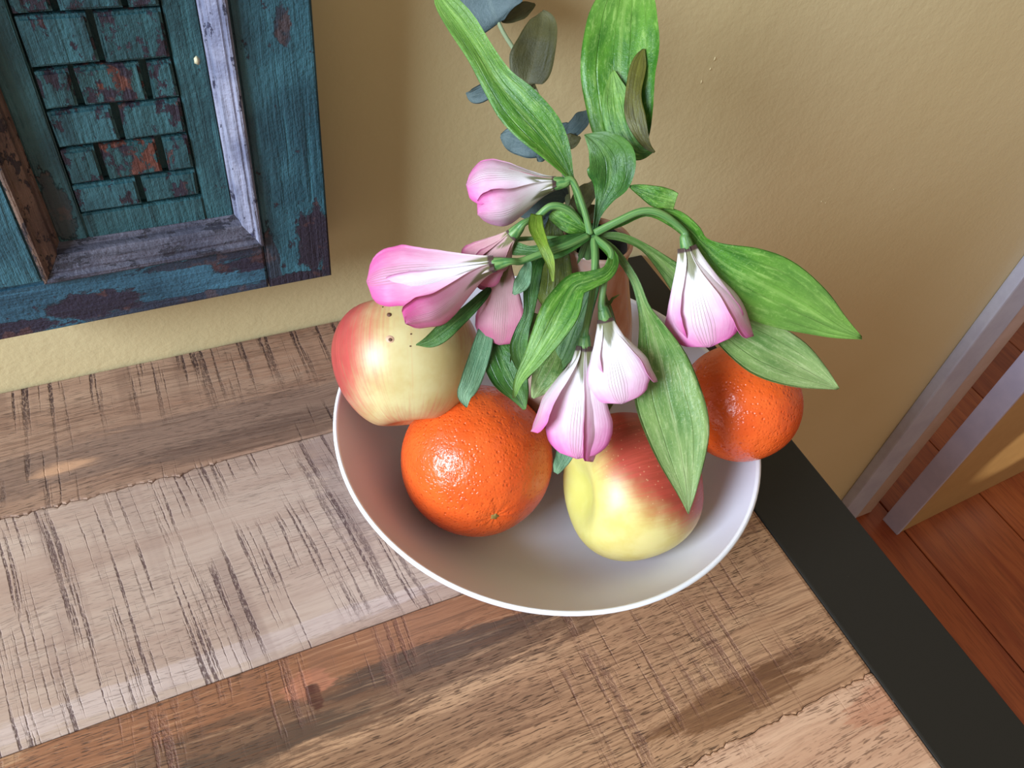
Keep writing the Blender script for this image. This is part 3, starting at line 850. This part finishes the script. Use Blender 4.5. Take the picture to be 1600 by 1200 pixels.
# F1 upper left
flower(plant, [(922, 366, DW, .0022), (912, 325, .368, .0018), (903, 300, .366, .0017), (888, 291, .366, .0017)],
       (866, 287, .366), (734, 303, .372),
       [d(phi=52, R=.0150, W=.0140, len=.93, mat='a', close=.8, cup=.45), d(phi=-38, R=.0125, W=.0125, len=1.03, mat='a', close=.55, cup=.5),
        d(phi=195, R=.012, W=.011, len=.9, mat='b'), d(phi=15, R=.009, W=.0085, len=.94, mat='b'), d(phi=130, R=.010, W=.008, len=.9, mat='c'), d(phi=-105, R=.0105, W=.0085, len=.92, mat='d')],
       'flower pointing left at the top of the cluster')
# F3 behind, with one tepal hanging down
flower(plant, [(918, 364, DW + .003, .0024), (890, 330, .368, .0022), (862, 322, .366, .0021), (838, 340, .368, .0021)],
       (800, 368, .368), (738, 432, .380),
       [d(phi=-10, R=.007, W=.0120, len=1.0, mat='d', cup=.3), d(phi=-85, R=.007, W=.009, len=1.0, mat='d'), d(phi=160, R=.009, W=.008, len=1.25, mat='d', splay=.1), d(phi=90, R=.010, W=.010, len=.75, mat='d', splay=-.1),
        d(phi=10, R=.006, W=.007, len=.85, mat='d')],
       'dusky flower half hidden behind the leftmost one')
f3 = flower(plant, [(905, 380, DW + .004, .0012), (880, 372, .376, .0011), (840, 372, .376, .0011), (800, 372, .378, .0011)],
       (789, 405, .381), (782, 540, .394),
       [d(phi=-12, R=.004, W=.0128, len=1.0, mat='d', cup=.12, tmax=.8, bend=0.0), d(phi=160, R=.006, W=.009, len=.8, mat='c')], 'dusky pink tepals hanging down below the left flowers', False)
# F2 far left
flower(plant, [(918, 370, DW, .0024), (885, 384, .366, .0022), (845, 397, .364, .0022), (815, 408, .362, .0021), (800, 413, .361, .0021)],
       (770, 413, .360), (584, 443, .372),
       [d(phi=-18, R=.008, W=.0142, len=1.05, mat='p', close=.5, cup=.22, tmax=.8), d(phi=58, R=.021, W=.0145, len=.74, mat='c', cup=.25, splay=.05, close=1.0), d(phi=-75, R=.006, W=.008, len=.9, mat='b'),
        d(phi=105, R=.012, W=.008, len=.60, mat='c', splay=.12), d(phi=180, R=.010, W=.010, len=.8, mat='c'), d(phi=25, R=.009, W=.0065, len=.94, mat='b')],
       'leftmost flower with strong pink tips above the striped apple')
# F5
flower(plant, [(930, 372, DW, .0022), (955, 395, .364, .002), (947, 425, .362, .0018), (941, 455, .362, .0017), (941, 475, .363, .0018)],
       (946, 500, .366), (972, 622, .376),
       [d(phi=-4, R=.0100, W=.0150, len=1.03, mat='b', close=.8, cup=.35), d(phi=84, R=.0125, W=.0070, len=.90, mat='b', splay=.17, close=.9), d(phi=-78, R=.0100, W=.0075, len=.72, mat='b', close=.6),
        d(phi=180, R=.010, W=.009, len=.9, mat='b')],
       'small pale flower hanging in front of the vase')
# F4
flower(plant, [(928, 374, DW, .0024), (930, 410, .366, .0022), (925, 460, .366, .0018), (918, 505, .368, .0017)],
       (913, 543, .371), (902, 712, .384),
       [d(phi=0, R=.009, W=.0158, len=1.0, mat='a', close=.85, cup=.35), d(phi=-78, R=.0150, W=.0125, len=.80, mat='a', splay=.16, close=1.05, cup=.2, bend=.03),
        d(phi=70, R=.0105, W=.0110, len=1.05, mat='a', close=.75, cup=.5), d(phi=-30, R=.006, W=.005, len=.80, mat='c'), d(phi=180, R=.010, W=.010, len=.9, mat='c'), d(phi=115, R=.010, W=.008, len=.85, mat='b')],
       'largest flower hanging lowest over the blushed apple')
# F6 right
flower(plant, [(930, 364, DW, .0024), (965, 346, .368, .0022), (1003, 330, .366, .0021), (1035, 335, .366, .0021), (1058, 358, .368, .0022)],
       (1074, 388, .371), (1110, 536, .384),
       [d(phi=-6, R=.0120, W=.0180, len=1.0, mat='a', close=.8, cup=.4), d(phi=-88, R=.0155, W=.0125, len=.92, mat='a', close=.72, cup=.5),
        d(phi=74, R=.0165, W=.0120, len=1.02, mat='a', splay=.08, close=1.0, cup=.3), d(phi=180, R=.010, W=.011, len=.9, mat='b'), d(phi=112, R=.0145, W=.0085, len=.99, mat='c', splay=.06)],
       'broad white and pink flower hanging over the right-hand orange')

LV = lambda *a, **k: leaf(plant, *a, **k)
# large upright blade and its curled edge
LV([(972, 248, .385, 18), (976, 225, .383, 70), (970, 180, .380, 104), (966, 120, .377, 114), (970, 60, .376, 116), (976, 5, .378, 92), (984, -45, .382, 40), (988, -70, .384, 3)], 'green', .12, .22, .05, label='broad upright mottled leaf', seed=3)
LV([(1023, 238, .372, 3), (1008, 222, .372, 16), (994, 185, .371, 30), (990, 145, .371, 26), (998, 100, .372, 22), (1006, 76, .373, 3)], 'brown', .3, .2, .03, label='browned curled edge of the upright leaf')
LV([(1020, 237, .374, 4), (996, 236, .376, 30), (975, 205, .376, 52), (962, 150, .3765, 40), (958, 110, .377, 4)], 'green', .1, .15, .03)
# leaf curling below it
LV([(928, 366, DW, 8), (934, 335, .370, 13), (944, 308, .368, 30), (953, 282, .366, 66), (953, 252, .364, 76), (938, 226, .363, 48), (914, 210, .364, 4)], 'dark', -.2, .28, .06, seed=8)
# long leaf to the upper left
LV([(915, 355, DW, 9), (905, 315, .370, 9), (893, 280, .367, 11), (872, 243, .365, 42), (845, 205, .363, 66), (808, 165, .362, 68), (778, 128, .362, 52), (752, 84, .363, 46), (722, 38, .365, 46), (692, 0, .368, 30), (680, -22, .37, 4)], 'green', -.25, .2, .05, label='long green leaf rising to the upper left', twist=.5, seed=12)
# small folded leaf to the right
LV([(984, 291, .368, 3), (1000, 297, .367, 18), (1022, 306, .366, 29), (1042, 311, .366, 32), (1056, 315, .366, 26)], 'green', .3, .15, .02)
# leaf that runs to the far right
LV([(932, 362, DW + .002, 9), (970, 348, .372, 11), (1010, 332, .370, 12), (1050, 340, .370, 26), (1080, 362, .372, 28), (1098, 382, .374, 26), (1130, 412, .374, 74), (1170, 436, .374, 100), (1212, 456, .376, 104), (1258, 482, .379, 84), (1302, 508, .383, 44), (1347, 528, .387, 3)], 'green', -.15, .2, .05, label='broad leaf reaching furthest right', n=46, seed=17)
LV([(932, 368, DW + .002, 9), (968, 370, .374, 12), (1005, 386, .376, 13), (1040, 416, .380, 28), (1070, 446, .384, 44), (1110, 485, .386, 50), (1150, 518, .388, 70), (1195, 545, .389, 86), (1240, 568, .391, 74), (1280, 590, .393, 38), (1310, 608, .395, 3)], 'pale', .15, .18, .04, label='pale leaf over the right-hand orange', n=46, seed=21)
# big leaf hanging over the front apple
LV([(932, 370, DW, 9), (960, 392, .368, 12), (990, 435, .368, 13), (1006, 480, .370, 20), (1020, 520, .373, 48), (1034, 570, .376, 84), (1044, 620, .378, 104), (1056, 670, .380, 96), (1066, 720, .383, 70), (1073, 765, .386, 34), (1076, 803, .388, 2)], 'pale', .08, .14, .05, label='large mottled leaf hanging over the blushed apple', n=46, seed=25)
# leaf folded back in front of the vase
LV([(930, 374, DW - .001, 9), (958, 400, .362, 14), (950, 425, .358, 22), (922, 438, .356, 30), (897, 448, .355, 40), (878, 482, .354, 58), (858, 520, .355, 52), (834, 560, .358, 34), (812, 592, .362, 16), (803, 622, .365, 3)], 'green', -.2, .25, .05, label='glossy leaf folded back in front of the vase', n=44, seed=30)
# left group
LV([(922, 368, DW - .001, 10), (890, 380, .367, 28), (860, 390, .366, 30), (828, 392, .368, 16), (802, 388, .37, 20), (797, 390, .37, 6)], 'dark', -.3, .2, .03)
LV([(915, 362, DW, 12), (892, 350, .370, 30), (868, 336, .370, 24), (862, 330, .370, 4)], 'green', .2, .2, .03)
LV([(838, 335, .366, 18), (838, 358, .362, 24), (848, 382, .358, 18), (858, 405, .357, 15), (863, 425, .358, 9), (864, 440, .359, 2)], 'yellow', .2, .2, .02)
LV([(862, 333, .378, 5), (864, 360, .380, 30), (864, 400, .384, 52), (864, 440, .388, 62), (858, 465, .39, 44), (853, 484, .392, 3)], 'olive', .1, .15, .03)
LV([(850, 395, .374, 16), (838, 415, .372, 20), (830, 450, .371, 26), (826, 490, .372, 18), (815, 520, .374, 22), (811, 545, .376, 30), (817, 572, .378, 24), (826, 588, .379, 4)], 'dark', .2, .25, .04)
LV([(826, 408, .362, 8), (822, 425, .361, 20), (814, 444, .361, 24), (802, 460, .362, 4)], 'teal', .2, .2, .02)
LV([(770, 446, .384, 6), (755, 462, .382, 14), (735, 482, .380, 20), (712, 503, .378, 24), (690, 520, .377, 27), (670, 534, .377, 20), (650, 539, .378, 2)], 'dark', .25, .2, .03)
LV([(776, 450, .392, 10), (766, 490, .392, 20), (757, 530, .390, 28), (746, 565, .388, 34), (735, 598, .387, 32), (726, 618, .387, 24), (729, 637, .387, 2)], 'teal', .1, .1, .03, label='narrow blue-green leaf with a bent tip on the orange')
LV([(790, 470, .394, 20), (775, 520, .394, 40), (782, 555, .392, 60), (797, 590, .390, 58), (811, 616, .388, 34), (820, 640, .387, 3)], 'dark', .2, .2, .05, seed=40)
LV([(840, 490, .392, 20), (832, 520, .392, 46), (820, 560, .394, 48), (808, 600, .394, 20), (803, 618, .393, 3)], 'olive', .1, .2, .05)
LV([(885, 500, .388, 16), (872, 545, .386, 40), (858, 580, .384, 50), (842, 606, .384, 30), (832, 622, .384, 3)], 'pale', .2, .2, .05)
LV([(935, 420, .378, 12), (918, 460, .380, 34), (900, 500, .382, 50), (885, 540, .384, 44), (872, 572, .386, 20), (866, 586, .386, 3)], 'dark', -.2, .2, .05)
LV([(948, 470, .382, 8), (955, 520, .384, 22), (958, 570, .388, 28), (952, 615, .392, 24), (944, 650, .394, 3)], 'olive', .1, .15, .03)
LV([(905, 600, .388, 10), (895, 660, .388, 22), (884, 705, .388, 28), (874, 728, .388, 20), (868, 739, .388, 8)], 'teal', .1, .1, .03)
LV([(930, 400, .376, 6), (948, 470, .372, 5), (958, 466, .372, 4), (968, 460, .372, 1)], 'olive', .1, .1, .01)

# ------------------------------------------------------------------ eucalyptus sprig
euc = D_.objects.new('eucalyptus_sprig', None); COL.objects.link(euc); euc.location = (VX, VY + .008, VZ + .006)
tag(euc, 'blue-grey eucalyptus sprig rising behind the flowers in the vase', 'foliage')
ep = [at(776, -25, .424), at(779, 34, .420), at(811, 90, .414), at(838, 145, .410), at(860, 205, .406), at(881, 265, .402), at(888, 318, .400), at(897, 350, .400)]
pts = [(p, .0010 + .0001 * i) for i, p in enumerate(ep)] + [(Vector((VX - .004, VY + .006, .12)), .0018), (Vector((VX + .002, VY + .008, VZ + .012)), .002)]
g = tube_geo(pts, 50, 9); mesh('stem', g[0], g[1], ESTEM, euc, uvs=g[2])
EL = lambda *a, **k: leaf(euc, *a, **k)
def stub(a, b): 
    g = tube_geo([(at(*a), .0008), (at(*b), .0007)], 4, 6); mesh('leaf_stalk', g[0], g[1], ESTEM, euc, uvs=g[2])
EL([(780, 36, .419, 20), (774, 28, .417, 92), (766, 8, .415, 118), (760, -20, .414, 122), (756, -50, .415, 86), (755, -64, .416, 4)], 'euc', .2, .12, .04, label='large round blue-grey leaf cut by the top of the frame')
EL([(784, 34, .421, 4), (802, 26, .423, 18), (820, 14, .425, 22), (836, 6, .427, 4)], 'eucb', .2, .1, .02)
EL([(832, 140, .408, 4), (824, 130, .404, 44), (832, 95, .400, 68), (842, 62, .398, 60), (848, 32, .399, 38), (847, 17, .400, 4)], 'eucb', .25, .3, .03, label='olive-brown leaf in front of the wall')
EL([(836, 144, .410, 4), (820, 138, .413, 26), (795, 132, .417, 30), (765, 140, .421, 26), (740, 150, .424, 22), (728, 146, .425, 3)], 'euc', .35, .15, .03)
EL([(864, 224, .405, 4), (852, 228, .404, 32), (825, 224, .403, 42), (798, 216, .404, 38), (782, 212, .405, 5)], 'euc', .25, .15, .03)
EL([(862, 214, .407, 4), (872, 207, .408, 20), (885, 204, .409, 24), (900, 206, .410, 3)], 'euc', .2, .1, .02)
EL([(866, 222, .405, 3), (884, 212, .404, 18), (900, 198, .403, 26), (912, 182, .402, 22), (918, 172, .402, 3)], 'euc', .3, .15, .02)
EL([(866, 222, .405, 3), (880, 222, .402, 20), (895, 220, .401, 22), (907, 214, .401, 4)], 'eucb', .3, .15, .02)
EL([(860, 226, .404, 3), (852, 236, .403, 18), (845, 246, .402, 16), (840, 252, .402, 3)], 'euc', .2, .1, .02)
EL([(888, 310, .400, 6), (872, 306, .398, 46), (845, 312, .397, 58), (820, 326, .398, 46), (806, 336, .399, 5)], 'euc', .2, .15, .03, label='dull blue-grey leaf behind the uppermost flower')
EL([(889, 330, .401, 6), (876, 345, .401, 40), (858, 368, .403, 46), (848, 388, .405, 5)], 'euc', .2, .15, .03)
EL([(890, 342, .399, 4), (900, 326, .398, 26), (912, 308, .398, 32), (924, 292, .399, 22), (928, 280, .400, 3)], 'eucb', .2, .15, .03)
EL([(893, 348, .400, 4), (905, 345, .401, 20), (920, 330, .403, 26), (932, 322, .404, 3)], 'eucb', .2, .15, .03)

SP = plain('dark_blemish', (98, 62, 44), .7)
def on_surface(obj, px, py):
    bpy.context.view_layer.update()
    d_ = (at(px, py, 1.0) - CAM).normalized()
    inv = obj.matrix_world.inverted()
    ok, loc, nn, _ = obj.ray_cast(inv @ CAM, (inv.to_3x3() @ d_))
    return (loc, nn) if ok else (None, None)
for (ob, px, py, r, mt) in ((a1, 609, 530, .0021, plain('pale_blemish_ring', (214, 170, 138), .6)), (a1, 610, 531, .0010, SP), (a1, 608, 492, .0012, SP), (a1, 598, 480, .0004, SP), (a1, 641, 541, .0004, SP), (a1, 642, 522, .0004, SP)):
    loc, nn = on_surface(ob, px, py)
    if loc is None: continue
    q = nn.to_track_quat('Z', 'Y').to_matrix()
    lift = .0003 if r > .0015 else .0006
    vs = [loc + q @ Vector((0, 0, lift))] + [loc + q @ Vector((r * cos(a * .6283), r * sin(a * .6283) * .85, lift * .5)) for a in range(10)] + [loc + q @ Vector((1.2 * r * cos(a * .6283), 1.2 * r * sin(a * .6283) * .85, -.0004)) for a in range(10)]
    fs = [(0, 1 + a, 1 + (a + 1) % 10) for a in range(10)] + [(1 + a, 11 + a, 11 + (a + 1) % 10, 1 + (a + 1) % 10) for a in range(10)]
    s_ = mesh('blemish', vs, fs, mt, ob); s_.matrix_parent_inverse = Matrix.Identity(4)

# flecks: lumps in the wall paint and a bare chip on the panel
wall = D_.objects['wall_back']
def lump(parent, px, py, w_, h_, mat, name, y_, th=.0006):
    d_ = at(px, py, 1.0) - CAM; c = CAM + d_ * ((y_ - CAM.y) / d_.y)
    vs = [c + Vector((0, -th, 0))]; n = 12
    for k in range(n):
        a = 2 * pi * k / n; q = 1 + .3 * noise.noise(Vector((a * 2, px, 0)))
        vs.append(c + Vector((w_ * q * cos(a), .0002, h_ * q * sin(a))))
    o = mesh(name, vs, [(0, 1 + (k + 1) % n, 1 + k) for k in range(n)] + [tuple(range(1, n + 1))], mat, None)
    o.parent = parent
    if parent.location.length > 0: o.matrix_parent_inverse = Matrix.Translation(-parent.location)
    return o
for (px, py, w_, h_) in ((1117, 92, .0009, .0022), (1110, 108, .0008, .0016), (1096, 128, .0008, .0022), (1284, 315, .0018, .0010), (1290, 317, .0009, .0009), (1397, 296, .0010, .0007)):
    lump(wall, px, py, w_, h_, WALL, 'paint_fleck', WY)
lump(pn, 308, 95, .0014, .0022, plain('pale_bare_chip', (206, 196, 160), .7), 'paint_chip', G - .0002)
